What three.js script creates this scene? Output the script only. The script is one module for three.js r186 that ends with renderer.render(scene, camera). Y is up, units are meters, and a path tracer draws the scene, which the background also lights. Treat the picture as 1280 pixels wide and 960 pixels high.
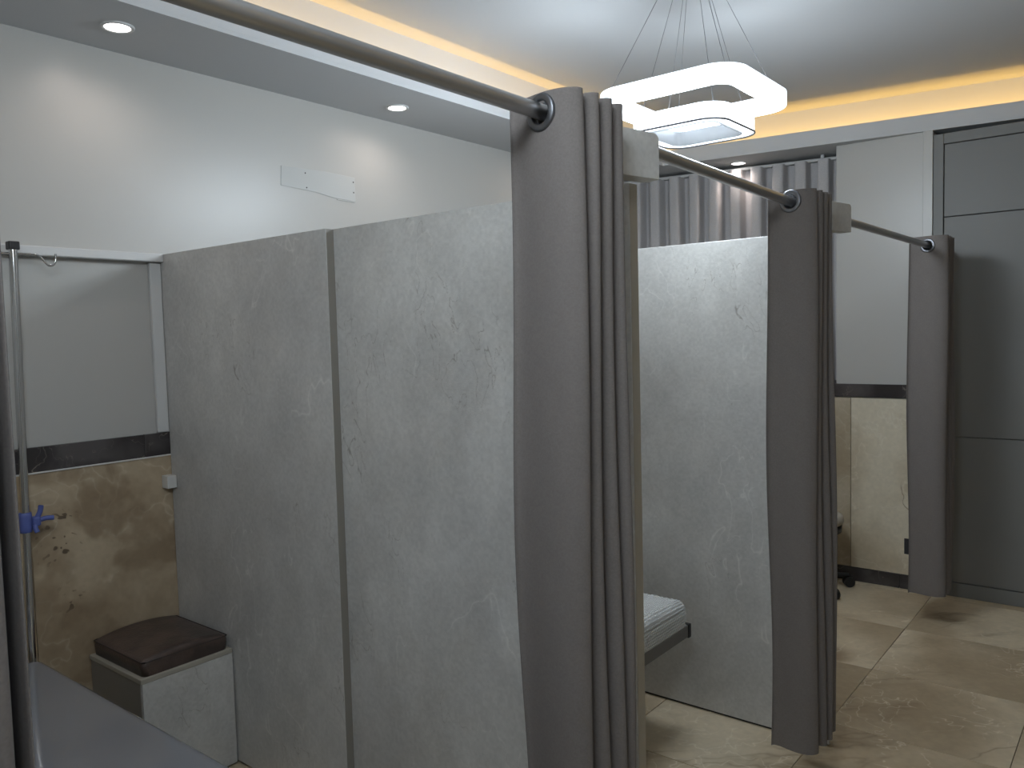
import * as THREE from 'three';
import { ConvexGeometry } from 'three/addons/geometries/ConvexGeometry.js';
import { RoundedBoxGeometry } from 'three/addons/geometries/RoundedBoxGeometry.js';
import { mergeGeometries, mergeVertices, toCreasedNormals } from 'three/addons/utils/BufferGeometryUtils.js';
import { RectAreaLightUniformsLib } from 'three/addons/lights/RectAreaLightUniformsLib.js';

RectAreaLightUniformsLib.init();
const scene = new THREE.Scene();
scene.background = new THREE.Color(0.004, 0.005, 0.008);          // night behind the curtained window
const renderer = new THREE.WebGLRenderer();
renderer.toneMapping = THREE.LinearToneMapping;
renderer.toneMappingExposure = 1.0;
renderer.shadowMap.enabled = true;

// ---- camera: 1.6 m above the floor, fitted from the room's vanishing points
const camera = new THREE.PerspectiveCamera(2 * Math.atan(480 / 1007.35) * 180 / Math.PI, 4 / 3, 0.05, 40);
{
  const yaw = 38.817 * Math.PI / 180, pitch = -3.581 * Math.PI / 180, roll = -1.495 * Math.PI / 180;
  const f = new THREE.Vector3(Math.cos(pitch) * Math.cos(yaw), Math.sin(pitch), -Math.cos(pitch) * Math.sin(yaw));
  const r = new THREE.Vector3().crossVectors(f, new THREE.Vector3(0, 1, 0)).normalize();
  const u = new THREE.Vector3().crossVectors(r, f);
  const r2 = r.clone().multiplyScalar(Math.cos(roll)).addScaledVector(u, Math.sin(roll));
  const u2 = r.clone().multiplyScalar(-Math.sin(roll)).addScaledVector(u, Math.cos(roll));
  camera.position.set(0, 1.6, 0);
  camera.quaternion.setFromRotationMatrix(new THREE.Matrix4().makeBasis(r2, u2, f.clone().negate()));
}
scene.add(camera);

// ---- light levels (the lamps themselves are built with their fittings further down)
const LIGHT = {
  ring: { color: [0.80, 0.905, 1.0], side: 100, down: 96, up: 3, glow: 2.6 },     // pendant LED rings, cool white
  spot: { color: [1.0, 0.86, 0.78], power: 0.30, glow: 6 },              // recessed downlights, warm white
  cove: { color: [1.0, 0.58, 0.13], power: 44, glow: 2.0 },               // LED strips in the ceiling cove, amber
};

// ---- room measures
const ZB = -3.1, ZF = 1.7, XL = -2.6, XR = 5.2, XO = 5.8, SOFFIT = 2.70, LIP = 2.795, CEIL = 2.965;
const SILL = 1.235, BAND = 1.152, SKIRT = 0.085;
const trayX = (z) => 4.99 + 0.153 * (z + 2.36);                            // the tray runs slightly askew to the far wall

// ================= helpers
let seed = 7;
const rnd = () => { seed = (seed * 1664525 + 1013904223) >>> 0; return seed / 4294967296; };
const rr = (a, b) => a + (b - a) * rnd();
const used = new Map();
function numbered(n) { const k = used.get(n) || 0; used.set(n, k + 1); return k ? n + '_' + String(k).padStart(3, '0') : n; }
function add(geo, name, mat, parent) {
  const m = new THREE.Mesh(geo, mat); m.name = name; m.castShadow = m.receiveShadow = true; parent.add(m); return m;
}
function thing(name, label, category, [x, y, z] = [0, 0, 0], turn = 0, group) {
  const o = new THREE.Group(); o.name = numbered(name); o.position.set(x, y, z); o.rotation.y = turn; scene.add(o);
  o.userData = { label, category }; if (group) o.userData.group = group; return o;
}
function struct(name, label, category) {
  const o = new THREE.Group(); o.name = name; o.userData = { kind: 'structure', label, category }; scene.add(o); return o;
}
// texture coordinates in metres from each face's own plane, with an offset for each piece
function boxUV(geo, ou = 0, ov = 0, swap = false) {
  const g = geo.index ? geo.toNonIndexed() : geo;
  if (!g.attributes.normal) g.computeVertexNormals();
  const p = g.attributes.position, uv = new Float32Array(p.count * 2);
  const a = new THREE.Vector3(), b = new THREE.Vector3(), c = new THREE.Vector3();
  for (let i = 0; i < p.count; i += 3) {
    a.fromBufferAttribute(p, i); b.fromBufferAttribute(p, i + 1).sub(a); c.fromBufferAttribute(p, i + 2).sub(a); b.cross(c);
    const ax = Math.abs(b.x), ay = Math.abs(b.y), az = Math.abs(b.z);
    for (let k = 0; k < 3; k++) {
      const x = p.getX(i + k), y = p.getY(i + k), z = p.getZ(i + k);
      let u, v; if (ax >= ay && ax >= az) { u = z; v = y; } else if (ay >= az) { u = x; v = z; } else { u = x; v = y; }
      if (swap) [u, v] = [v, u];
      uv[(i + k) * 2] = u + ou; uv[(i + k) * 2 + 1] = v + ov;
    }
  }
  g.setAttribute('uv', new THREE.BufferAttribute(uv, 2)); return g;
}
function flatNormals(g) { const n = g.index ? g.toNonIndexed() : g; n.computeVertexNormals(); return n; }
// chamfered box (44 triangles) from lo to hi
function cbox([x0, y0, z0], [x1, y1, z1], c = 0.002, ou = 0, ov = 0, swap = false) {
  const pts = [];
  for (const sx of [0, 1]) for (const sy of [0, 1]) for (const sz of [0, 1]) {
    const X = sx ? x1 : x0, Y = sy ? y1 : y0, Z = sz ? z1 : z0, dx = sx ? -c : c, dy = sy ? -c : c, dz = sz ? -c : c;
    pts.push(new THREE.Vector3(X, Y + dy, Z + dz), new THREE.Vector3(X + dx, Y, Z + dz), new THREE.Vector3(X + dx, Y + dy, Z));
  }
  return boxUV(flatNormals(new ConvexGeometry(pts)), ou, ov, swap);
}
function rbox(w, h, d, r, seg = 4, at = [0, 0, 0]) { const g = new RoundedBoxGeometry(w, h, d, seg, r); g.translate(...at); return g; }
function bar(a, b, r, n = 16) {
  const A = new THREE.Vector3(...a), B = new THREE.Vector3(...b), g = new THREE.CylinderGeometry(r, r, A.distanceTo(B), n);
  g.applyQuaternion(new THREE.Quaternion().setFromUnitVectors(new THREE.Vector3(0, 1, 0), B.clone().sub(A).normalize()));
  return g.translate((a[0] + b[0]) / 2, (a[1] + b[1]) / 2, (a[2] + b[2]) / 2);
}
function lathe(pts, n = 32) { return new THREE.LatheGeometry(pts.map(([x, y]) => new THREE.Vector2(x, y)), n); }
// plan polygon [[x, z], ...] (with holes) raised from y0 to y1
function plan(poly, holes, y0, y1) {
  const s = new THREE.Shape(poly.map(([x, z]) => new THREE.Vector2(x, -z)));
  for (const h of holes || []) s.holes.push(new THREE.Path(h.map(([x, z]) => new THREE.Vector2(x, -z))));
  const g = new THREE.ExtrudeGeometry(s, { depth: y1 - y0, bevelEnabled: false, curveSegments: 10 });
  g.rotateX(-Math.PI / 2).translate(0, y0, 0); return boxUV(g);
}

// ================= procedural textures
function hash(ix, iy, s) { let h = (ix * 374761393 + iy * 668265263 + s * 2147483647) | 0; h = Math.imul(h ^ (h >>> 13), 1274126177); h ^= h >>> 16; return (h >>> 0) / 4294967296; }
function vnoise(x, y, s, px, py = px) {
  const ix = Math.floor(x), iy = Math.floor(y); let fx = x - ix, fy = y - iy;
  fx = fx * fx * (3 - 2 * fx); fy = fy * fy * (3 - 2 * fy);
  const x0 = ((ix % px) + px) % px, x1 = (x0 + 1) % px, y0 = ((iy % py) + py) % py, y1 = (y0 + 1) % py;
  const a = hash(x0, y0, s), b = hash(x1, y0, s), c = hash(x0, y1, s), d = hash(x1, y1, s);
  return (a + (b - a) * fx + (c - a) * fy + (a - b - c + d) * fx * fy) * 2 - 1;
}
// tileable fractal noise: u, v in 0..1, f (and h) = cells across the tile
function fbm(u, v, f, oct, s, h = f) { let t = 0, a = 0.5; for (let k = 0; k < oct; k++) { t += a * vnoise(u * f, v * h, s + k * 17, f, h); f *= 2; h *= 2; a *= 0.5; } return t; }
const ridge = (n, sharp) => Math.pow(Math.max(0, 1 - Math.abs(n)), sharp);
const ss = (a, b, x) => { const t = Math.min(1, Math.max(0, (x - a) / (b - a))); return t * t * (3 - 2 * t); };
function texture(size, metres, fn, srgb) {
  const d = new Uint8Array(size * size * 4);
  for (let y = 0; y < size; y++) for (let x = 0; x < size; x++) {
    const c = fn(x / size, y / size), i = (y * size + x) * 4;
    for (let k = 0; k < 3; k++) d[i + k] = Math.max(0, Math.min(255, typeof c === 'number' ? c * 255 : c[k]));
    d[i + 3] = 255;
  }
  const t = new THREE.DataTexture(d, size, size, THREE.RGBAFormat);
  t.wrapS = t.wrapT = THREE.RepeatWrapping; t.magFilter = THREE.LinearFilter; t.minFilter = THREE.LinearMipmapLinearFilter; t.generateMipmaps = true;
  t.repeat.set(1 / metres, 1 / metres); if (srgb) t.colorSpace = THREE.SRGBColorSpace; t.needsUpdate = true; return t;
}
const mixc = (a, b, t) => [a[0] + (b[0] - a[0]) * t, a[1] + (b[1] - a[1]) * t, a[2] + (b[2] - a[2]) * t];

// grey stone-look laminate of the partitions: clouding, thin pale veins, short dark scratches
const greyStone = texture(1280, 2.4, (u, v) => {
  const wu = u + 0.035 * fbm(u, v, 7, 5, 11), wv = v + 0.035 * fbm(u, v, 7, 5, 29);
  let c = mixc([199, 198, 194], [184, 183, 180], ss(-0.45, 0.45, fbm(wu, wv, 4, 4, 1, 3)));
  c = c.map((x) => x * (1 + 0.06 * fbm(wu, wv, 30, 4, 61, 18) + 0.06 * fbm(u, v, 260, 2, 3)));
  const m = ss(0.0, 0.32, fbm(u, v, 7, 3, 81, 5));
  const pale = ridge(fbm(wu, wv, 6, 5, 71, 3) * 2.6, 70) * m;
  const hair = ridge(fbm(wu, wv, 34, 3, 91, 13) * 2.2, 44) * ss(0.10, 0.34, fbm(u, v, 13, 3, 101, 8));
  const dark = ridge(fbm(wu, wv, 60, 3, 111, 24) * 2.0, 60) * ss(0.20, 0.38, fbm(u, v, 14, 3, 131, 8));
  c = mixc(c, [232, 230, 224], 0.55 * pale + 0.5 * hair); return mixc(c, [116, 110, 102], 0.65 * dark);
}, true);
const greyBump = texture(768, 0.4, (u, v) => 0.5 + 0.3 * fbm(u, v, 90, 3, 5) + 0.25 * fbm(u, v, 20, 3, 9));
// beige floor stone
const floorStone = texture(1280, 2.5, (u, v) => {
  const wu = u + 0.03 * fbm(u, v, 6, 5, 211), wv = v + 0.03 * fbm(u, v, 6, 5, 229), a = wu + wv, b = wv - wu;
  let c = mixc([204, 189, 162], [164, 146, 119], ss(-0.4, 0.45, fbm(wu, wv, 5, 5, 201)));
  const area = ss(-0.05, 0.3, fbm(u, v, 5, 2, 281));
  c = mixc(c, [126, 105, 80], 0.85 * ss(0.04, 0.36, fbm(a, b, 2, 5, 271, 7)) * area);
  c = mixc(c, [134, 116, 92], 0.7 * ridge(fbm(a, b, 3, 5, 261, 8) * 2.4, 14) * ss(-0.1, 0.2, fbm(u, v, 4, 2, 283)));
  const flake = ridge(fbm(wu, wv, 34, 3, 311, 34) * 2.1, 26) * ss(0.04, 0.3, fbm(u, v, 9, 3, 321));
  const pale = ridge(fbm(a, b, 4, 5, 291, 9) * 2.5, 60) * ss(0.0, 0.25, fbm(u, v, 7, 2, 301));
  c = mixc(c, [226, 216, 196], 0.85 * pale + 0.75 * flake);
  return c.map((x) => x * (1 + 0.05 * fbm(u, v, 120, 3, 331)));
}, true);
// brown-beige wall marble with pitting
const tanStone = texture(1024, 1.6, (u, v) => {
  const wu = u + 0.04 * fbm(u, v, 7, 5, 411), wv = v + 0.04 * fbm(u, v, 7, 5, 429);
  let c = mixc([206, 187, 157], [172, 151, 122], ss(-0.4, 0.4, fbm(wu, wv, 5, 5, 401)));
  c = mixc(c, [224, 209, 182], 0.5 * ridge(fbm(wu, wv, 6, 5, 441) * 2.4, 30));
  c = mixc(c, [138, 116, 90], 0.55 * ss(0.08, 0.45, fbm(wu, wv, 9, 5, 481)));
  const pit = ss(0.28, 0.38, fbm(wu, wv, 80, 2, 451, 120)) * ss(0.10, 0.30, fbm(u, v, 6, 3, 461));
  c = mixc(c, [82, 66, 50], 0.75 * pit);
  return c.map((x) => x * (1 + 0.045 * fbm(u, v, 90, 3, 471)));
}, true);
// pale cream marble with brown cracks
const creamStone = texture(1024, 1.6, (u, v) => {
  const wu = u + 0.045 * fbm(u, v, 7, 5, 511), wv = v + 0.045 * fbm(u, v, 7, 5, 529);
  let c = mixc([214, 205, 184], [188, 175, 151], ss(-0.4, 0.4, fbm(wu, wv, 5, 5, 501)));
  c = mixc(c, [230, 224, 208], 0.5 * ridge(fbm(wu, wv, 14, 4, 561) * 2.2, 20));
  c = mixc(c, [112, 95, 72], 0.9 * ridge(fbm(wu, wv, 5, 5, 541, 3) * 2.6, 70) * ss(-0.1, 0.12, fbm(u, v, 5, 2, 551)));
  return c.map((x) => x * (1 + 0.04 * fbm(u, v, 100, 3, 571)));
}, true);
// near-black marble with fine pale scratches
const darkStone = texture(1024, 1.0, (u, v) => {
  const wu = u + 0.04 * fbm(u, v, 6, 3, 611), wv = v + 0.04 * fbm(u, v, 6, 3, 629);
  let c = mixc([86, 81, 80], [54, 50, 50], ss(-0.4, 0.4, fbm(wu, wv, 6, 4, 601)));
  const hair = ridge(fbm(wu, wv, 9, 5, 641) * 2.3, 46) * ss(-0.05, 0.35, fbm(u, v, 8, 2, 651));
  const hair2 = ridge(fbm(wu, wv, 20, 4, 661) * 2.3, 40) * ss(0.05, 0.35, fbm(u, v, 8, 2, 671));
  return mixc(c, [178, 166, 152], 0.75 * hair + 0.45 * hair2);
}, true);
const weave = texture(512, 0.2, (u, v) => {
  const a = Math.sin(u * 2 * Math.PI * 160), b = Math.sin(v * 2 * Math.PI * 160);
  return 0.5 + 0.2 * a * b + 0.22 * fbm(u, v, 50, 2, 701);
});
const weaveTone = texture(512, 0.35, (u, v) => { const k = 232 + 14 * fbm(u, v, 128, 2, 711) + 4 * fbm(u, v, 12, 3, 721); return [k, k, k]; }, true);
const leatherBump = texture(512, 0.25, (u, v) => 0.5 + 0.3 * fbm(u, v, 40, 3, 731) - 0.25 * ridge(fbm(u, v, 6, 4, 741) * 2, 12));
const leatherTone = texture(512, 0.5, (u, v) => mixc([88, 73, 66], [64, 54, 50], ss(-0.35, 0.35, fbm(u, v, 6, 5, 751))), true);
const plasterBump = texture(512, 1.0, (u, v) => 0.5 + 0.35 * fbm(u, v, 40, 4, 771));

// ================= materials
const std = (o) => new THREE.MeshStandardMaterial(o), phys = (o) => new THREE.MeshPhysicalMaterial(o);
const lin = (r, g, b) => new THREE.Color().setRGB(r, g, b);
const M = {
  paint: std({ color: lin(0.455, 0.445, 0.42), roughness: 0.36, bumpMap: plasterBump, bumpScale: 0.0003 }),
  ceiling: std({ color: lin(0.54, 0.55, 0.56), roughness: 0.8 }),
  grout: std({ color: lin(0.20, 0.17, 0.13), roughness: 0.9 }),
  greyStone: std({ map: greyStone, roughness: 0.36, bumpMap: greyBump, bumpScale: 0.0005 }),
  beigeEdge: std({ color: lin(0.38, 0.35, 0.29), roughness: 0.5 }),
  brownEdge: std({ color: lin(0.24, 0.22, 0.19), roughness: 0.5 }),
  floorStone: std({ map: floorStone, roughness: 0.42 }),
  tanStone: std({ map: tanStone, roughness: 0.35 }),
  tanStoneB: std({ map: tanStone, color: lin(0.86, 0.87, 0.9), roughness: 0.35 }),
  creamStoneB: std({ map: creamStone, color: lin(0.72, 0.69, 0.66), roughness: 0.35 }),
  creamStone: std({ map: creamStone, roughness: 0.35 }),
  darkStone: std({ map: darkStone, roughness: 0.25 }),
  cloth: phys({ color: lin(0.192, 0.171, 0.159), map: weaveTone, roughness: 0.95, bumpMap: weave, bumpScale: 0.0003, sheen: 0.3, sheenColor: lin(0.25, 0.24, 0.24), sheenRoughness: 0.6 }),
  windowCloth: phys({ color: lin(0.62, 0.60, 0.60), map: weaveTone, roughness: 0.95, bumpMap: weave, bumpScale: 0.0006, sheen: 0.3, sheenColor: lin(0.3, 0.3, 0.3), sheenRoughness: 0.6 }),
  tag: std({ color: lin(0.02, 0.02, 0.022), roughness: 0.8 }),
  steel: std({ color: lin(0.52, 0.51, 0.50), metalness: 1, roughness: 0.33 }),
  chrome: std({ color: lin(0.62, 0.62, 0.62), metalness: 1, roughness: 0.12 }),
  eyelet: std({ color: lin(0.20, 0.205, 0.22), metalness: 1, roughness: 0.45 }),
  wardrobe: std({ color: lin(0.165, 0.164, 0.155), roughness: 0.5 }),
  wardrobeDark: std({ color: lin(0.085, 0.085, 0.08), roughness: 0.6 }),
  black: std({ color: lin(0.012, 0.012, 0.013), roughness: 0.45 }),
  whitePlastic: std({ color: lin(0.62, 0.61, 0.58), roughness: 0.4 }),
  patch: std({ color: lin(0.475, 0.48, 0.465), roughness: 0.55 }),
  hole: std({ color: lin(0.05, 0.045, 0.04), roughness: 0.9 }),
  leather: std({ map: leatherTone, roughness: 0.38, bumpMap: leatherBump, bumpScale: 0.0012 }),
  piping: std({ color: lin(0.045, 0.035, 0.032), roughness: 0.5 }),
  vinyl: phys({ color: lin(0.22, 0.23, 0.255), roughness: 0.07, ior: 2.2 }),
  greyVinyl: std({ color: lin(0.24, 0.20, 0.16), roughness: 0.5 }),
  bubble: phys({ color: lin(0.90, 0.91, 0.90), roughness: 0.2, transmission: 0.6, thickness: 0, side: THREE.DoubleSide }),
  greyMetal: std({ color: lin(0.22, 0.21, 0.20), metalness: 0.6, roughness: 0.4 }),
  blue: std({ color: lin(0.09, 0.12, 0.34), roughness: 0.5 }),
  seatBeige: std({ color: lin(0.42, 0.38, 0.32), roughness: 0.5 }),
  glass: phys({ color: lin(1, 1, 1), roughness: 0.03, transmission: 1, thickness: 0 }),
  frameWhite: std({ color: lin(0.58, 0.58, 0.57), roughness: 0.4 }),
  ringGlow: std({ color: lin(0.8, 0.8, 0.8), roughness: 0.4, emissive: lin(...LIGHT.ring.color), emissiveIntensity: LIGHT.ring.glow }),
  ringFrame: std({ color: lin(0.75, 0.78, 0.82), roughness: 0.35 }),
  ringEdge: std({ color: lin(0.10, 0.10, 0.11), roughness: 0.35, metalness: 0.5 }),
  wire: std({ color: lin(0.25, 0.25, 0.26), metalness: 0.8, roughness: 0.4 }),
  spotGlow: std({ color: lin(0.8, 0.8, 0.8), emissive: lin(1, 0.95, 0.92), emissiveIntensity: LIGHT.spot.glow }),
  coveGlow: std({ color: lin(0.8, 0.7, 0.4), emissive: lin(...LIGHT.cove.color), emissiveIntensity: LIGHT.cove.glow }),
};

// ================= the setting
// floor: square stone tiles on a grouted slab
const TILE = 0.6255, TX0 = 2.622, TZ0 = -1.014;
{
  const floor = struct('floor', 'beige veined stone floor laid in square tiles', 'floor');
  add(boxUV(new THREE.BoxGeometry(XO - XL, 0.1, ZF - ZB).translate((XO + XL) / 2, -0.055, (ZF + ZB) / 2)), 'grout_bed', M.grout, floor);
  const i0 = Math.floor((XL - TX0) / TILE), i1 = Math.ceil((XO - TX0) / TILE), j0 = Math.floor((ZB - TZ0) / TILE), j1 = Math.ceil((ZF - TZ0) / TILE), g = 0.0013;
  for (let i = i0; i < i1; i++) for (let j = j0; j < j1; j++) {
    const x0 = Math.max(XL, TX0 + i * TILE) + g, x1 = Math.min(XO, TX0 + (i + 1) * TILE) - g, z0 = Math.max(ZB, TZ0 + j * TILE) + g, z1 = Math.min(ZF, TZ0 + (j + 1) * TILE) - g;
    if (x1 - x0 < 0.01 || z1 - z0 < 0.01) continue;
    add(cbox([x0, -0.012, z0], [x1, 0, z1], 0.001, rr(0, 2.5), rr(0, 2.5), rnd() > 0.5), 'tile', M.floorStone, floor);
  }
}
// back wall: painted above, dark marble band, tall marble slabs, dark skirting
function slabRow(parent, name, mats, along, from, to, w, start, y0, y1, face, thick, gap = 0.0015) {
  for (let a = start - Math.ceil((start - from) / w) * w, k = 0; a < to; a += w, k++) {
    const s = Math.max(a, from) + gap, e = Math.min(a + w, to) - gap; if (e - s < 0.01) continue;
    const m = mats[k % mats.length], ou = rr(0, 2), ov = rr(0, 2);
    add(along === 'x' ? cbox([s, y0, face], [e, y1, face + thick], 0.0012, ou, ov) : cbox([face - thick, y0, s], [face, y1, e], 0.0012, ou, ov), name, m, parent);
  }
}
{
  const w = struct('wall_back', 'white painted back wall with dark band over tan marble slabs', 'wall');
  add(boxUV(new THREE.BoxGeometry(XO - XL + 0.2, 3.1, 0.1).translate((XO + XL) / 2, 1.5, ZB - 0.05)), 'plaster', M.paint, w);
  slabRow(w, 'marble_slab', [M.tanStone, M.tanStoneB], 'x', XL, XR, 0.615, 1.112, SKIRT + 0.002, BAND - 0.003, ZB, 0.012);
  slabRow(w, 'band_slab', [M.darkStone], 'x', XL, XR, 0.60, 1.536, BAND + 0.003, SILL + 0.008, ZB, 0.016);
  add(cbox([XL, BAND - 0.003, ZB], [XR, BAND + 0.003, ZB + 0.017], 0.001), 'grout_line', M.whitePlastic, w);
  const b = struct('baseboard_back', 'dark marble skirting along back wall', 'baseboard');
  slabRow(b, 'skirting_slab', [M.darkStone], 'x', XL, XR, 0.6, 1.3, 0, SKIRT, ZB, 0.016);
}
// far wall: painted pier, low wall below the window, marble dressing
{
  const w = struct('wall_right', 'far wall with white pier and pale cracked marble slabs', 'wall');
  add(boxUV(new THREE.BoxGeometry(0.1, 3.1, ZF - ZB).translate(XO + 0.05, 1.5, (ZF + ZB) / 2)).clone(), 'plaster', M.paint, w);
  add(cbox([XR, 0, -1.575], [XO, SOFFIT, -1.034], 0.003), 'pier', M.paint, w);
  add(cbox([XR, 0, ZB], [XO, SILL - 0.02, -1.577], 0.002), 'window_apron', M.paint, w);
  add(cbox([XR - 0.018, SILL - 0.02, ZB], [XO, SILL, -1.577], 0.004, 0.3, 0.2), 'window_sill', M.darkStone, w);
  add(cbox([XR, 0, 1.02], [XO, SOFFIT, ZF], 0.003), 'pier', M.paint, w);
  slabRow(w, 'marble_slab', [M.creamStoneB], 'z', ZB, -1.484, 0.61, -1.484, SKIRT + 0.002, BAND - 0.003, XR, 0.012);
  add(cbox([XR - 0.012, SKIRT + 0.002, -1.4825], [XR, BAND - 0.003, -1.036], 0.0012, 0.35, 0.5), 'marble_slab', M.creamStone, w);
  slabRow(w, 'band_slab', [M.darkStone], 'z', ZB, -1.036, 0.6, -1.64, BAND + 0.003, SILL, XR, 0.016);
  const b = struct('baseboard_right', 'dark marble skirting under the pale slabs of far wall', 'baseboard');
  slabRow(b, 'skirting_slab', [M.darkStone], 'z', ZB, -1.036, 0.6, -1.2, 0, SKIRT, XR, 0.016);
  const t = struct('trim_1', 'narrow white upright trim beside the tall grey cupboard', 'trim');
  add(cbox([XR - 0.012, SILL, -1.085], [XR, SOFFIT, -1.034], 0.002), 'trim_strip', M.paint, t);
}
{ // walls behind and beside the camera
  const a = struct('wall_left', 'white painted side wall at the near end of the room', 'wall');
  add(boxUV(new THREE.BoxGeometry(0.1, 3.1, ZF - ZB).translate(XL - 0.05, 1.5, (ZF + ZB) / 2)), 'plaster', M.paint, a);
  const b = struct('wall_front', 'white painted wall across the aisle', 'wall');
  add(boxUV(new THREE.BoxGeometry(XO - XL + 0.2, 3.1, 0.1).translate((XO + XL) / 2, 1.5, ZF + 0.05)), 'plaster', M.paint, b);
}
// window behind the grey curtain
{
  const w = struct('window_1', 'white framed window hidden behind the grey pleated curtain', 'window');
  const x = XO - 0.05, z0 = -3.0, z1 = -1.68, y0 = 1.27, y1 = 2.6;
  for (const [a, b] of [[[x, y0, z0], [XO, y0 + 0.06, z1]], [[x, y1 - 0.06, z0], [XO, y1, z1]], [[x, y0, z0], [XO, y1, z0 + 0.06]], [[x, y0, z1 - 0.06], [XO, y1, z1]], [[x, y0, (z0 + z1) / 2 - 0.03], [XO, y1, (z0 + z1) / 2 + 0.03]]])
    add(cbox(a, b, 0.004), 'window_frame', M.frameWhite, w);
  for (const [a, b] of [[z0 + 0.06, (z0 + z1) / 2 - 0.03], [(z0 + z1) / 2 + 0.03, z1 - 0.06]]) add(cbox([x + 0.02, y0 + 0.06, a], [x + 0.026, y1 - 0.06, b], 0.001), 'pane', M.glass, w);
}
// ceiling: lowered border, lip, lit cove and raised tray
const hole = [[-2.1, -2.63], [trayX(-2.63), -2.63], [trayX(1.2), 1.2], [-2.1, 1.2]];
const grown = (b, r, f, l) => [[-2.1 - l, -2.63 - b], [trayX(-2.63 - b) + r, -2.63 - b], [trayX(1.2 + f) + r, 1.2 + f], [-2.1 - l, 1.2 + f]];
{
  const room = [[XL - 0.1, ZB - 0.1], [XO + 0.1, ZB - 0.1], [XO + 0.1, ZF + 0.1], [XL - 0.1, ZF + 0.1]];
  const c = struct('ceiling', 'white ceiling with raised tray and lit cove border', 'ceiling');
  add(plan(room, null, CEIL, CEIL + 0.12), 'tray_top', M.ceiling, c);
  add(plan(room, [hole], SOFFIT, SOFFIT + 0.015), 'soffit', M.ceiling, c);
  add(plan(grown(0.015, 0.015, 0.015, 0.015), [hole], SOFFIT + 0.0152, LIP), 'lip', M.ceiling, c);
  add(plan(room, [grown(0.075, 0.17, 0.12, 0.12)], SOFFIT + 0.0155, CEIL), 'cove_wall', M.ceiling, c);
}
// amber LED strips lying in the cove
{
  const inner = grown(0.025, 0.05, 0.04, 0.04), outer = grown(0.035, 0.06, 0.05, 0.05);
  ['back', 'far', 'aisle', 'near'].forEach((where, k) => {
    const a = inner[k], b = inner[(k + 1) % 4], c = outer[(k + 1) % 4], d = outer[k];
    const label = { back: 'amber LED strip in the ceiling cove along the back wall', far: 'amber LED strip in the ceiling cove above the window curtain', aisle: 'amber LED strip in the ceiling cove across the aisle', near: 'amber LED strip in the ceiling cove at the near end' }[where];
    const t = thing('led_strip', label, 'light strip', [0, 0, 0], 0, 'cove light strips');
    add(plan([a, b, c, d], null, SOFFIT + 0.015, SOFFIT + 0.021), 'strip', M.coveGlow, t);
    const A = new THREE.Vector3(a[0], 0, a[1]), B = new THREE.Vector3(b[0], 0, b[1]), len = A.distanceTo(B);
    const l = new THREE.RectAreaLight(lin(...LIGHT.cove.color), LIGHT.cove.power, len - 0.02, 0.012); l.name = 'cove_light';
    l.position.set((a[0] + b[0] + c[0] + d[0]) / 4, SOFFIT + 0.030, (a[1] + b[1] + c[1] + d[1]) / 4);
    const dir = B.clone().sub(A).normalize(), up = new THREE.Vector3(0, 1, 0);                  // the light shines along its own -z: up and towards the cove wall
    const out = new THREE.Vector3(d[0] - a[0], 0, d[1] - a[1]); out.addScaledVector(dir, -out.dot(dir)).normalize(); up.addScaledVector(out, 0.9).normalize();
    l.quaternion.setFromRotationMatrix(new THREE.Matrix4().makeBasis(dir, new THREE.Vector3().crossVectors(up.clone().negate(), dir), up.clone().negate()));
    t.add(l);
  });
}

// ================= recessed downlights
function downlight(x, z, label) {
  const t = thing('downlight', label, 'ceiling light', [x, SOFFIT, z], 0, 'recessed downlights');
  add(lathe([[0.043, -0.001], [0.043, -0.006], [0.051, -0.008], [0.055, -0.005], [0.055, 0]], 40), 'trim_ring', M.frameWhite, t);
  add(lathe([[0.0001, -0.0045], [0.043, -0.0045], [0.043, -0.0005], [0.0001, -0.0005]], 40), 'lens', M.spotGlow, t);
  const s = new THREE.SpotLight(lin(...LIGHT.spot.color), LIGHT.spot.power, 0, 80 * Math.PI / 180, 1, 2); s.name = 'spot';
  s.position.set(0, -0.03, 0); s.castShadow = true; s.shadow.radius = 1.4; s.target.position.set(0, -1, 0); t.add(s, s.target); return t;
}
downlight(0.05, -2.87, 'round recessed downlight above the near end of the glossy couch');
downlight(1.40, -2.843, 'round recessed downlight above the corner box seat');
downlight(2.754, -2.88, 'round recessed downlight above the repaired patch of wall');
downlight(4.10, -2.87, 'round recessed downlight above the bay with the rolling stool');
downlight(5.235, -2.22, 'round recessed downlight in front of the pleated window curtain');

// ================= pendant lamp: two glowing rounded-square rings on wires
function ringShape(s, w, r) {
  const rect = (p, h, q) => { p.moveTo(-h + q, -h); p.lineTo(h - q, -h); p.absarc(h - q, -h + q, q, -Math.PI / 2, 0); p.lineTo(h, h - q); p.absarc(h - q, h - q, q, 0, Math.PI / 2); p.lineTo(-h + q, h); p.absarc(-h + q, h - q, q, Math.PI / 2, Math.PI); p.lineTo(-h, -h + q); p.absarc(-h + q, -h + q, q, Math.PI, 1.5 * Math.PI); };
  const a = new THREE.Shape(); rect(a, s / 2, r); const b = new THREE.Path(); rect(b, s / 2 - w, Math.max(0.01, r - w)); a.holes.push(b); return a;
}
function ring(s, w, r, y0, h, bevel = 0.006) {
  const g = new THREE.ExtrudeGeometry(ringShape(s - bevel * 2, w - bevel * 2, r), { depth: h - bevel * 2, bevelSize: bevel, bevelThickness: bevel, bevelSegments: 3, curveSegments: 10 });
  g.rotateX(-Math.PI / 2).translate(0, y0 + bevel, 0); return toCreasedNormals(g, 0.6);
}
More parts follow.
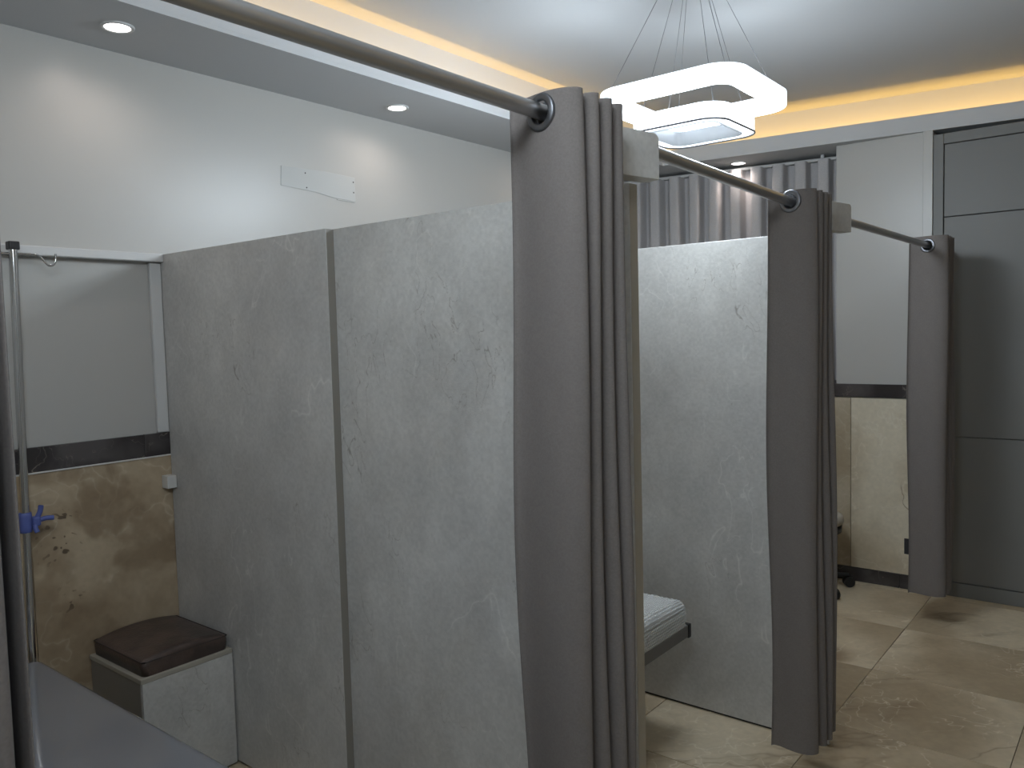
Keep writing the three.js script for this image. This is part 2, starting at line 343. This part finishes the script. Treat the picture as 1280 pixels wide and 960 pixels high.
function pendant(x, z, label) {
  const t = thing('pendant_lamp', label, 'pendant lamp', [x, 0, z], 0, 'two-ring pendant lamps');
  const y1 = 2.452, y2 = 2.357, H = 0.06;
  const big = add(ring(0.585, 0.06, 0.11, y1, H), 'upper_ring', M.ringGlow, t); big.userData.label = 'larger glowing rounded-square ring';
  const small = add(ring(0.39, 0.045, 0.09, y2, H, 0.004), 'lower_ring', M.ringGlow, t); small.userData.label = 'smaller glowing rounded-square ring';
  add(ring(0.298, 0.004, 0.045, y2 - 0.004, H - 0.002, 0.001), 'inner_liner', M.ringFrame, small);
  add(ring(0.394, 0.005, 0.09, y2 - 0.005, 0.006, 0.001), 'rim', M.ringEdge, small);
  add(lathe([[0.0001, CEIL - 0.03], [0.09, CEIL - 0.03], [0.095, CEIL - 0.025], [0.095, CEIL], [0.0001, CEIL]], 40), 'canopy', M.frameWhite, t);
  for (const [s, y, r0] of [[0.235, y1 + H, 0.07], [0.15, y2 + H, 0.04]]) for (const sx of [-1, 1]) for (const sz of [-1, 1])
    add(bar([sx * s, y, sz * s], [sx * r0, CEIL - 0.03, sz * r0], 0.0011, 6), 'wire', M.wire, t);
  const put = (w, h, pos, dir, I) => {
    const l = new THREE.RectAreaLight(lin(...LIGHT.ring.color), I, w, h); l.name = 'ring_light'; l.position.set(...pos);
    l.quaternion.setFromRotationMatrix(new THREE.Matrix4().lookAt(new THREE.Vector3(), new THREE.Vector3(...dir), Math.abs(dir[1]) > 0.5 ? new THREE.Vector3(0, 0, 1) : new THREE.Vector3(0, 1, 0)));
    t.add(l);
  };
  for (const [s, y, len, w] of [[0.2925, y1, 0.38, 0.06], [0.197, y2, 0.24, 0.045]]) {
    const e = s + 0.004, m = s - w / 2, up = y === y1, yy = up ? y1 + H + 0.003 : y2 - 0.008, d = up ? 1 : -1, I2 = up ? LIGHT.ring.up : LIGHT.ring.down;
    put(len, H - 0.01, [e, y + H / 2, 0], [1, 0, 0], LIGHT.ring.side); put(len, H - 0.01, [-e, y + H / 2, 0], [-1, 0, 0], LIGHT.ring.side);
    put(len, H - 0.01, [0, y + H / 2, e], [0, 0, 1], LIGHT.ring.side); put(len, H - 0.01, [0, y + H / 2, -e], [0, 0, -1], LIGHT.ring.side);
    put(len, w - 0.01, [0, yy, m], [0, d, 0], I2); put(len, w - 0.01, [0, yy, -m], [0, d, 0], I2);
    put(w - 0.01, len, [m, yy, 0], [0, d, 0], I2); put(w - 0.01, len, [-m, yy, 0], [0, d, 0], I2);
  }
  return t;
}
pendant(2.945, -1.428, 'glowing pendant lamp of two rounded-square rings above bubble-wrapped couch');
pendant(0.20, -0.45, 'glowing pendant lamp of two rounded-square rings above the aisle');

// ================= partitions
const ZR = -0.95;                                                          // the line of the curtain rods
function partition(face, zEnd, blockX, label, stepped) {
  const t = thing('partition', label, 'partition', [face, 0, 0], 0, 'stone-look cubicle partitions');
  const H = 1.946, th = 0.036, zj = -2.055, f = stepped ? -0.03 : 0, y0 = 0.01;
  const e = 0.0012;
  add(cbox([f, y0, ZB + 0.018], [f + th, H, zj], 0.001, rr(0, 2), rr(0, 2)), 'board', M.greyStone, t);
  add(cbox([0, y0, stepped ? zj - 0.03 : zj + 0.0006], [th, H, zEnd], 0.001, rr(0, 2), rr(0, 2)), 'board', M.greyStone, t);
  if (stepped) add(cbox([f + e, y0, zj], [-0.0004, H - 0.001, zj + e], 0.0003), 'edge_band', M.brownEdge, t);
  add(cbox([e, y0, zEnd], [th - e, H - 0.001, zEnd + e], 0.0003), 'edge_band', M.beigeEdge, t);
  add(cbox([0.008, 0, ZB + 0.03], [th - 0.008, y0, zEnd - 0.03], 0.0008), 'shadow_gap_foot', M.black, t);  // inset foot coloured black to stand in for the shade under the boards
  // stone-look block that carries the curtain rods, its upper edges rounded; it sits slightly turned on the board's end
  const s = new THREE.Shape(); const w = 0.19, h = 0.102, r = 0.014;
  s.moveTo(-w / 2, 0); s.lineTo(w / 2, 0); s.lineTo(w / 2, h - r); s.absarc(w / 2 - r, h - r, r, 0, Math.PI / 2); s.lineTo(-w / 2 + r, h); s.absarc(-w / 2 + r, h - r, r, Math.PI / 2, Math.PI); s.lineTo(-w / 2, 0);
  const g = boxUV(new THREE.ExtrudeGeometry(s, { depth: 0.046, bevelSize: 0.001, bevelThickness: 0.001, bevelSegments: 1 }).translate(0, 0, -0.023), rr(0, 2), rr(0, 2));
  const blk = add(g, 'rod_block', M.greyStone, t); blk.position.set(blockX - face, H, ZR); blk.rotation.y = -12 * Math.PI / 180;
  return t;
}
partition(0.02, -0.975, 0.0, 'unseen stone-look partition added to shade the glossy couch bay', false);  // out of view, added so that it shades the couch bay
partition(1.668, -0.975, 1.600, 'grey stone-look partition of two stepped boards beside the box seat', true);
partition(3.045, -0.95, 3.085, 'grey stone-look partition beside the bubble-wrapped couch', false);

// ================= curtain rods
function rod(x0, x1, y0, y1, label) {
  const t = thing('curtain_rod', label, 'curtain rod', [0, 0, 0], 0, 'steel curtain rods');
  add(bar([x0, y0, ZR], [x1, y1, ZR], 0.0155, 28), 'tube', M.steel, t);
  for (const [x, y, s] of [[x0, y0, 1], [x1, y1, -1]]) add(bar([x, y, ZR], [x + s * 0.006, y, ZR], 0.024, 28), 'flange', M.steel, t);
}
rod(0.094, 1.502, 2.030, 2.030, 'brushed steel curtain rod above the glossy couch');
rod(1.698, 2.988, 2.024, 2.000, 'brushed steel curtain rod above the bubble-wrapped couch');
rod(3.182, 5.185, 1.998, 2.002, 'brushed steel curtain rod reaching the tall grey cupboard');

// ================= curtains hung on eyelets
// path: function t -> [x, z] in plan; the cloth is a folded sheet with real thickness
function clothGeo(path, n, rows, drift, holes, thick) {
  const front = [], back = [], uv = []; let s = 0, px, pz;
  for (let i = 0; i <= n; i++) {
    const t = i / n, [x, z] = path(t);
    if (i) s += Math.hypot(x - px, z - pz); px = x; pz = z;
    for (const y of rows) {
      const [dx, dz] = drift(t, y, x, z), [xa, za] = path(Math.max(0, t - 1e-4)), [xb, zb] = path(Math.min(1, t + 1e-4));
      let nx = -(zb - za), nz = xb - xa; const l = Math.hypot(nx, nz) || 1; nx /= l; nz /= l;
      const yy = typeof y === 'number' ? y : y(t, x, z);
      front.push(x + dx + nx * thick / 2, yy, z + dz + nz * thick / 2); back.push(x + dx - nx * thick / 2, yy, z + dz - nz * thick / 2);
      uv.push(s, yy);
    }
  }
  const m = rows.length, N = (n + 1) * m, idx = [], open = (a, b, c, d) => holes.some(([hx, hy, hz, hr]) => {
    let X = 0, Y = 0, Z = 0; for (const k of [a, b, c, d]) { X += front[k * 3] / 4; Y += front[k * 3 + 1] / 4; Z += front[k * 3 + 2] / 4; } return (X - hx) ** 2 + (Y - hy) ** 2 + (Z - hz) ** 2 < hr * hr; });
  for (let i = 0; i < n; i++) for (let j = 0; j < m - 1; j++) {
    const a = i * m + j, b = a + 1, c = a + m, d = c + 1; if (open(a, b, c, d)) continue;
    idx.push(a, c, b, b, c, d, a + N, b + N, c + N, b + N, d + N, c + N);
  }
  const edge = (a, b) => idx.push(a, b, a + N, b, b + N, a + N);
  for (let j = 0; j < m - 1; j++) { edge(j, j + 1); edge(n * m + j + 1, n * m + j); }
  for (let i = 0; i < n; i++) { edge((i + 1) * m, i * m); edge(i * m + m - 1, (i + 1) * m + m - 1); }
  const g = new THREE.BufferGeometry();
  g.setAttribute('position', new THREE.Float32BufferAttribute([...front, ...back], 3)); g.setAttribute('uv', new THREE.Float32BufferAttribute([...uv, ...uv], 2));
  g.setIndex(idx); g.computeVertexNormals(); return g;
}
function rowsFor(top, bottom) {
  const r = []; for (let y = top; y > top - 0.11; y -= 0.005) r.push(y);
  for (let k = 1; k <= 44; k++) r.push(top - 0.11 - (top - 0.11 - bottom) * k / 44); return r;
}
function eyeletCurtain(o) {
  const { x0, pitch, folds, A, top, bottom, rodY, label } = o;
  const t = thing('curtain', label, 'curtain', [0, 0, 0], 0, 'grey eyelet curtains on steel rods');
  // meander: starts at the wall side of the rod, turns at the aisle side
  const path = (q) => { const w = q * folds, c = Math.cos(2 * Math.PI * w), s2 = Math.sin(4 * Math.PI * w); return [x0 + pitch * w + 0.20 * pitch * s2 - (w < 0.5 ? 0.016 * Math.sin(2 * Math.PI * w) ** 2 : 0), ZR + 0.006 - A * c * (1 + 0.025 * Math.sin(w * 5 + x0))]; };
  const drop = (y) => Math.max(0, (top - y) / (top - bottom));
  const drift = (q, y, x, z) => {
    const k = drop(y), w = q * folds, first = Math.max(0, 1 - w * 2.2);
    return [pitch * (o.spread || 0) * w * k + 0.006 * Math.sin(5 * k + w * 2.1) * k + first * (o.edge || 0.012) * Math.sin(9 * k + 0.6) * (0.4 + k), (z - ZR) * ((o.flare || 0.05) * k + 0.06 * Math.sin(4 * k + w * 1.7) * k) + 0.004 * Math.sin(7 * k + w) - first * (o.edgeZ || 0.008) * Math.sin(6 * k) ];
  };
  const holes = [];
  for (let k = 0; k < folds * 2; k++) {
    const q = (k + 0.5) / 2 / folds; if (q > 1) break;
    const [x, z] = path(q), [dx, dz] = drift(q, rodY, x, z), [xa, za] = path(q - 1e-3), [xb, zb] = path(q + 1e-3);
    holes.push([x + dx, rodY - 0.004, z + dz, 0.0275, Math.atan2(-(zb - za), xb - xa)]);
  }
  add(clothGeo(path, Math.round(folds * 64), rowsFor(top, bottom), drift, holes, 0.0022), 'cloth', M.cloth, t);
  const ringG = lathe([[0.0225, -0.0035], [0.026, -0.005], [0.033, -0.005], [0.0365, -0.0025], [0.0365, 0.0025], [0.033, 0.005], [0.026, 0.005], [0.0225, 0.0035], [0.0225, -0.0035]], 36);
  for (const [x, y, z, , a] of holes) {                                   // ring axis = the cloth's normal
    const m = add(ringG, 'eyelet', M.eyelet, t); m.position.set(x, y, z);
    m.quaternion.setFromUnitVectors(new THREE.Vector3(0, 1, 0), new THREE.Vector3(Math.sin(a), 0, Math.cos(a)));
  }
  if (o.tag) add(cbox([o.tag[0], o.tag[1], o.tag[2]], [o.tag[0] + 0.004, o.tag[1] + 0.085, o.tag[2] + 0.03], 0.001), 'care_tag', M.tag, t);
  return t;
}
eyeletCurtain({ x0: 0.118, pitch: 0.045, folds: 4.4, A: 0.078, top: 2.066, bottom: 0.17, rodY: 2.030, label: 'grey eyelet curtain gathered beside the glossy couch' });
eyeletCurtain({ x0: 1.285, pitch: 0.05, folds: 4.3, A: 0.077, top: 2.063, bottom: 0.17, rodY: 2.030, label: 'grey eyelet curtain gathered at the end of the stepped partition' });
eyeletCurtain({ x0: 2.64, pitch: 0.052, folds: 4.3, A: 0.074, top: 2.040, bottom: 0.165, rodY: 2.009, spread: 0.2, label: 'grey eyelet curtain gathered beside the bubble-wrapped couch' });
eyeletCurtain({ x0: 4.62, pitch: 0.06, folds: 4.4, A: 0.088, top: 2.046, bottom: 0.16, rodY: 2.001, label: 'grey eyelet curtain gathered in front of the tall grey cupboard', tag: [4.64, 0.36, -1.052] });

// pleated curtain over the window
{
  const t = thing('window_curtain', 'pale grey pleated curtain hanging over the far window', 'curtain');
  const z0 = -3.06, z1 = -1.6, folds = 10.5, base = (z) => 5.42 + 0.17 * (z + 1.6);
  const path = (q) => { const w = q * folds, z = z0 + (z1 - z0) * q, c = Math.sin(2 * Math.PI * w), s2 = Math.sin(4 * Math.PI * w); return [base(z) + 0.052 * Math.tanh(1.9 * c) / Math.tanh(1.9), z + 0.012 * s2 * -1]; };
  const top = 2.665, rows = []; for (let k = 0; k <= 40; k++) rows.push(top - (top - SILL - 0.004) * k / 40);
  add(clothGeo(path, 500, rows, (q, y) => { const k = (top - y) / 1.4; return [0.01 * Math.sin(q * 40 + 3 * k) * k, 0.012 * Math.sin(q * 23 + 5 * k) * k]; }, [], 0.0022), 'cloth', M.windowCloth, t);
  add(bar([base(z0) , 2.67, z0], [base(z1), 2.67, z1], 0.011, 16), 'rail', M.frameWhite, t);
  for (const z of [-2.95, -1.72]) add(cbox([base(z) - 0.008, 2.67, z - 0.01], [base(z) + 0.008, SOFFIT, z + 0.01], 0.001), 'bracket', M.frameWhite, t);
}

// ================= tall built-in cupboard
{
  const x = XR, z0 = -1.032, z1 = 1.01, top = 2.672;
  const t = thing('cupboard', 'tall dark grey built-in cupboard with flush doors', 'cupboard', [0, 0, 0]);
  add(cbox([x + 0.02, 0.0, z0], [XO - 0.02, top, z1], 0.002), 'carcass', M.wardrobeDark, t);
  add(cbox([x - 0.004, 0, z0], [x + 0.0195, top, z0 + 0.052], 0.002), 'stile', M.wardrobe, t);
  add(cbox([x - 0.004, 0, z1 - 0.052], [x + 0.0195, top, z1], 0.002), 'stile', M.wardrobe, t);
  add(cbox([x - 0.004, 2.614, z0 + 0.0525], [x + 0.0195, top, z1 - 0.0525], 0.002), 'top_rail', M.wardrobe, t);
  add(cbox([x - 0.004, 0, z0 + 0.0525], [x + 0.0195, 0.082, z1 - 0.0525], 0.002), 'plinth', M.wardrobe, t);
  const n = 3, a = z0 + 0.055, w = (z1 - z0 - 0.11) / n;
  for (let k = 0; k < n; k++) for (const [y0, y1] of [[0.087, 0.937], [0.941, 2.198], [2.203, 2.609]])
    add(cbox([x, y0, a + k * w + 0.0015], [x + 0.0195, y1, a + (k + 1) * w - 0.0015], 0.0015), 'door', M.wardrobe, t);
}

// ================= small things on the back wall
{
  const t = struct('trim_2', 'white ledge strip along the back wall at partition height', 'trim');
  add(cbox([0.06, 1.915, ZB], [1.636, 1.948, ZB + 0.045], 0.003), 'ledge', M.frameWhite, t);
  const s = struct('trim_3', 'white upright strip where the stepped partition meets the back wall', 'trim');
  add(cbox([1.592, SILL + 0.01, ZB], [1.637, 1.914, ZB + 0.02], 0.003), 'upright', M.frameWhite, s);
  const p = thing('wall_patch', 'pale rectangular filler patch high on the back wall', 'wall patch', [2.445, 2.33, ZB]);
  const sh = new THREE.Shape([[-0.215, -0.035], [-0.21, 0.05], [0.02, 0.058], [0.213, 0.052], [0.214, -0.062], [0.08, -0.058], [-0.02, -0.044]].map(([x, y]) => new THREE.Vector2(x, y)));
  add(boxUV(new THREE.ExtrudeGeometry(sh, { depth: 0.0016, bevelSize: 0.001, bevelThickness: 0.0008, bevelSegments: 1 })), 'filler', M.patch, p);
  for (const [x, y] of [[-0.08, 0.036], [-0.075, -0.03], [0.205, -0.02], [0.205, 0.03]]) add(new THREE.CylinderGeometry(0.0035, 0.0035, 0.001, 10).rotateX(Math.PI / 2).translate(x, y, 0.0027), 'screw_hole', M.hole, p);
  add(cbox([0.10, -0.067, 0], [0.21, -0.0625, 0.004], 0.0006), 'plaster_ridge', M.patch, p);
  const c = thing('bracket', 'small white bracket clipping the partition to the tan marble', 'bracket', [1.608, 1.02, ZB + 0.0125]);
  add(rbox(0.038, 0.05, 0.045, 0.002, 2, [0.009, 0.028, 0.0235]), 'clip', M.whitePlastic, c);
}

// ================= box seat in the corner
{
  const x0 = 1.282, x1 = 1.632, z0 = ZB + 0.018, z1 = -2.692, h = 0.45;
  const t = thing('box_seat', 'stone-look box seat with brown leather cushion in the corner', 'stool');
  add(cbox([x0 + 0.02, 0.008, z0], [x1, h - 0.018, z1 - 0.018], 0.001), 'body', M.brownEdge, t);
  add(cbox([x0 + 0.006, 0.008, z1 - 0.0175], [x1, h - 0.018, z1 - 0.003], 0.001, 0.4, 0.9), 'front_panel', M.greyStone, t);
  add(cbox([x0 + 0.005, 0.008, z0], [x0 + 0.0195, h - 0.018, z1 - 0.018], 0.001, 0.1, 1.3), 'side_panel', M.brownEdge, t);
  add(cbox([x0 + 0.02, 0, z0 + 0.01], [x1 - 0.01, 0.008, z1 - 0.02], 0.001), 'shadow_gap_foot', M.black, t);  // same black inset foot, painted as the dark gap under the box
  add(cbox([x0, h - 0.0178, z0], [x1, h, z1], 0.002), 'lid', M.beigeEdge, t);
  // cushion: domed pad with soft corners
  const w = 0.328, d = 0.376, ch = 0.054, cx = (x0 + x1) / 2 + 0.002, cz = (z0 + z1) / 2 - 0.004;
  const padm = add(loaf(cx - w / 2, cx + w / 2, cz - d / 2, cz + d / 2, h, h + ch, 0.02, 0.02, 0.003), 'cushion', M.leather, t); padm.userData.label = 'brown leather cushion';
  const loop = []; const hw = w / 2 - 0.018, hd = d / 2 - 0.018;
  for (const [sx, sz, a0] of [[1, 1, 0], [-1, 1, 1], [-1, -1, 2], [1, -1, 3]]) for (let k = 0; k <= 4; k++) { const a = (a0 + k / 4) * Math.PI / 2; loop.push(new THREE.Vector3(cx + sx * hw + 0.016 * Math.cos(a), h + ch - 0.004, cz + sz * hd + 0.016 * Math.sin(a))); }
  add(new THREE.TubeGeometry(new THREE.CatmullRomCurve3(loop, true, 'catmullrom', 0.2), 120, 0.0025, 6, true), 'seam', M.piping, padm);
}

// ================= treatment couches
function couchFrame(t, x0, x1, z0, z1, y, mats) {
  const s = 0.03;
  add(cbox([x0, y, z1 - s], [x1, y + 0.05, z1], 0.003), 'end_rail', mats, t); add(cbox([x0, y, z0], [x1, y + 0.05, z0 + s], 0.003), 'end_rail', mats, t);
  add(cbox([x0, y, z0 + s + 0.001], [x0 + s, y + 0.05, z1 - s - 0.001], 0.003), 'side_rail', mats, t); add(cbox([x1 - s, y, z0 + s + 0.001], [x1, y + 0.05, z1 - s - 0.001], 0.003), 'side_rail', mats, t);
  for (const x of [x0 + 0.12, x1 - 0.12]) for (const z of [z0 + 0.1, z1 - 0.42]) {
    const l = add(bar([x, 0.012, z], [x, y, z], 0.019, 18), 'leg', mats, t); add(bar([x, 0, z], [x, 0.03, z], 0.024, 18), 'rubber_foot', M.black, l);
  }
}
// cushion with a rounded cross-section swept along z (many steps, so it can crown across its width)
function loaf(x0, x1, z0, z1, y0, y1, r, dome, b = 0.02, nz = 24) {
  const w = x1 - x0, h = y1 - y0, prof = [];
  const arc = (cx, cy, a0, a1) => { for (let k = 0; k <= 8; k++) { const a = a0 + (a1 - a0) * k / 8; prof.push([cx + r * Math.cos(a), cy + r * Math.sin(a)]); } };
  prof.push([w / 2 - b, 0]); arc(w / 2 - r, h - r, 0, Math.PI / 2);
  for (let k = 1; k < 12; k++) prof.push([w / 2 - r - (w - 2 * r) * k / 12, h]);
  arc(-w / 2 + r, h - r, Math.PI / 2, Math.PI); prof.push([-w / 2 + b, 0]);
  for (const q of prof) if (q[1] > h * 0.55) q[1] += dome * (1 - (2 * q[0] / w) ** 2);
  const n = prof.length, pos = [], idx = [], ends = 6;
  // from the end face (inset r) to full section
  const steps = []; for (let k = 0; k <= ends; k++) { const a = k / ends * Math.PI / 2; steps.push([z0 + r * (1 - Math.cos(a)), r * (1 - Math.sin(a))]); }
  for (let k = 1; k < nz; k++) steps.push([z0 + r + (z1 - z0 - 2 * r) * k / nz, 0]);
  for (let k = ends; k >= 0; k--) { const a = k / ends * Math.PI / 2; steps.push([z1 - r * (1 - Math.cos(a)), r * (1 - Math.sin(a))]); }
  for (const [z, inset] of steps) for (const [x, y] of prof) {
    const kx = (w / 2 - inset) / (w / 2), ky = y > h * 0.3 ? -inset * Math.min(1, (y - h * 0.3) / (h * 0.7)) : 0;
    pos.push((x0 + x1) / 2 + x * kx, y0 + y + ky, z);
  }
  for (let i = 0; i < steps.length - 1; i++) for (let j = 0; j < n; j++) { const a = i * n + j, b2 = i * n + (j + 1) % n, c = a + n, d = b2 + n; idx.push(a, b2, c, b2, d, c); }
  for (let j = 1; j < n - 1; j++) { idx.push(0, j + 1, j); const e = (steps.length - 1) * n; idx.push(e, e + j, e + j + 1); }
  const g = new THREE.BufferGeometry(); g.setAttribute('position', new THREE.Float32BufferAttribute(pos, 3)); g.setIndex(idx); g.computeVertexNormals(); return boxUV(g);
}
{
  const t = thing('treatment_couch', 'treatment couch with glossy blue-grey padded top beside box seat', 'treatment couch', [0, 0, 0], 0, 'treatment couches');
  couchFrame(t, 0.46, 1.02, -2.88, -1.10, 0.36, M.greyMetal);
  add(loaf(0.42, 1.075, -2.95, -1.06, 0.411, 0.545, 0.04, 0.007), 'padded_top', M.vinyl, t);
}
{
  const t = thing('treatment_couch', 'treatment couch whose pad is wrapped in bubble film', 'treatment couch', [0, 0, 0], 0, 'treatment couches');
  const x0 = 2.20, x1 = 2.85, z0 = -3.0, z1 = -1.425;
  couchFrame(t, x0, x1, z0, z1, 0.388, M.greyMetal);
  for (const x of [x0 - 0.006, x1 - 0.008]) add(rbox(0.022, 0.056, 0.036, 0.004, 3, [x + 0.004, 0.413, z1 - 0.014]), 'corner_cap', M.black, t);
  add(loaf(x0 + 0.015, x1 - 0.01, z0 + 0.02, z1 - 0.005, 0.439, 0.528, 0.03, 0.014), 'padded_top', M.greyVinyl, t);
  const f = add(loaf(x0 + 0.009, x1 - 0.004, z0 + 0.014, z1 + 0.001, 0.4385, 0.534, 0.033, 0.016), 'bubble_film', M.bubble, t); f.userData.label = 'clear bubble wrap';
  // the bubbles themselves, on the top and on the aisle end
  const spots = [], dx = 0.0125, dz = 0.0109, w = x1 - x0 - 0.013, cx = (x0 + x1) / 2 + 0.0025;
  for (let j = 0; j < 120; j++) for (let x = -w / 2 + 0.036 + (j % 2) * dx / 2; x < w / 2 - 0.034; x += dx) spots.push([cx + x, 0.534 + 0.016 * (1 - (2 * x / w) ** 2), z1 - 0.034 - j * dz, 0]);
  for (let j = 0; j < 6; j++) for (let x = -w / 2 + 0.036 + (j % 2) * dx / 2; x < w / 2 - 0.034; x += dx) spots.push([cx + x, 0.447 + j * dz, z1 + 0.0005, 1]);
  for (let k = 1; k < 5; k++) for (let x = -w / 2 + 0.036 + (k % 2) * dx / 2; x < w / 2 - 0.034; x += dx) { const a = k / 5 * Math.PI / 2; spots.push([cx + x, 0.501 + 0.033 * Math.sin(a) + 0.016 * (1 - (2 * x / w) ** 2) * Math.sin(a), z1 - 0.033 + 0.033 * Math.cos(a), 1 - k / 5]); }
  const inst = new THREE.InstancedMesh(new THREE.SphereGeometry(0.0052, 10, 5, 0, 2 * Math.PI, 0, Math.PI / 2), M.bubble, spots.length); inst.name = 'bubbles'; inst.userData.kind = 'stuff'; inst.castShadow = inst.receiveShadow = true;
  const mx = new THREE.Matrix4(); spots.forEach(([x, y, z, t2], k) => inst.setMatrixAt(k, mx.makeRotationX(t2 * Math.PI / 2).setPosition(x, y, z))); f.add(inst);
}

// ================= drip stand behind the couch
{
  const t = thing('drip_stand', 'chrome drip stand with black cap and hooks behind glossy couch', 'drip stand', [1.05, 0, -2.995]);
  const top = [0.038, 1.925, -0.02];
  add(bar([0, 0.03, 0], top, 0.014, 24), 'pole', M.chrome, t);
  add(rbox(0.034, 0.028, 0.034, 0.004, 3, [top[0], top[1] + 0.014, top[2]]), 'end_cap', M.black, t);
  for (const s of [1, -1]) {
    const pts = [[0, 0], [0.05, 0.0], [0.075, -0.004], [0.092, -0.022], [0.104, -0.036], [0.118, -0.036], [0.127, -0.022], [0.129, 0.004]].map(([a, b]) => new THREE.Vector3(top[0] + s * a * 0.98, top[1] - 0.012 + b, top[2] + s * a * 0.15));
    add(new THREE.TubeGeometry(new THREE.CatmullRomCurve3(pts), 40, 0.0035, 8), 'hook', M.chrome, t);
  }
  add(lathe([[0.0001, 0.06], [0.022, 0.06], [0.026, 0.03], [0.026, 0.02], [0.0001, 0.02]], 24), 'base_hub', M.black, t);
  for (const a of [0.35, 1.45, 2.5]) {
    const e = [Math.cos(a) * 0.2, 0.02, Math.sin(a) * 0.2], l = add(bar([0, 0.035, 0], e, 0.01, 12), 'base_leg', M.chrome, t);
    add(bar([e[0], 0, e[2]], [e[0], 0.02, e[2]], 0.013, 14), 'rubber_foot', M.black, l);
  }
}
{ // blue rubber band knotted round the pole
  const y = 1.0, px = 1.05 + 0.038 * 0.515, pz = -2.995 - 0.02 * 0.515;
  const t = thing('tourniquet', 'blue rubber strap knotted around the chrome drip stand', 'strap', [px, y, pz]);
  add(lathe([[0.0146, -0.032], [0.019, -0.034], [0.0205, -0.02], [0.019, 0], [0.0205, 0.02], [0.019, 0.034], [0.0146, 0.032]], 24), 'band', M.blue, t);
  add(rbox(0.026, 0.034, 0.028, 0.008, 3, [0.03, 0.0, 0.008]), 'knot', M.blue, t);
  for (const pts of [[[0.03, 0.006, 0.008], [0.042, 0.03, 0.012], [0.046, 0.052, 0.015]], [[0.032, 0, 0.008], [0.058, 0.006, 0.016], [0.082, 0.004, 0.02]], [[0.03, -0.006, 0.008], [0.022, -0.02, 0.02], [0.026, -0.036, 0.026]]]) {
    const c = new THREE.CatmullRomCurve3(pts.map((p) => new THREE.Vector3(...p))), g = new THREE.TubeGeometry(c, 12, 0.0085, 10).toNonIndexed();
    add(g, 'tail', M.blue, t);
  }
}

// ================= rolling stool in the far bay
{
  const t = thing('rolling_stool', 'rolling stool with beige seat and black castors below the window', 'stool', [4.905, 0, -1.66]);
  const seat = add(lathe([[0.0001, 0.40], [0.185, 0.40], [0.205, 0.412], [0.21, 0.43], [0.205, 0.455], [0.18, 0.468], [0.0001, 0.474]], 48), 'seat', M.seatBeige, t);
  add(lathe([[0.0001, 0.345], [0.15, 0.345], [0.198, 0.36], [0.2, 0.398], [0.0001, 0.398]], 40), 'seat_plate', M.black, seat);
  add(bar([0, 0.1, 0], [0, 0.346, 0], 0.02, 20), 'gas_column', M.chrome, t);
  add(bar([0, 0.062, 0], [0, 0.12, 0], 0.032, 20), 'base_hub', M.black, t);
  const a0 = Math.atan2(0.24, 0.175);
  for (let k = 0; k < 5; k++) {
    const a = a0 + k * 2 * Math.PI / 5, R = 0.25, e = [Math.cos(a) * R, 0.072, Math.sin(a) * R];
    const arm = add(bar([0, 0.09, 0], e, 0.013, 12), 'base_arm', M.black, t);
    const w = [-Math.sin(a), 0, Math.cos(a)];
    add(mergeGeometries([-1, 1].map((s) => bar([e[0] + w[0] * s * 0.008, 0.031, e[2] + w[2] * s * 0.008], [e[0] + w[0] * s * 0.024, 0.031, e[2] + w[2] * s * 0.024], 0.031, 24))), 'castor', M.black, arm);
  }
}

renderer.render(scene, camera);
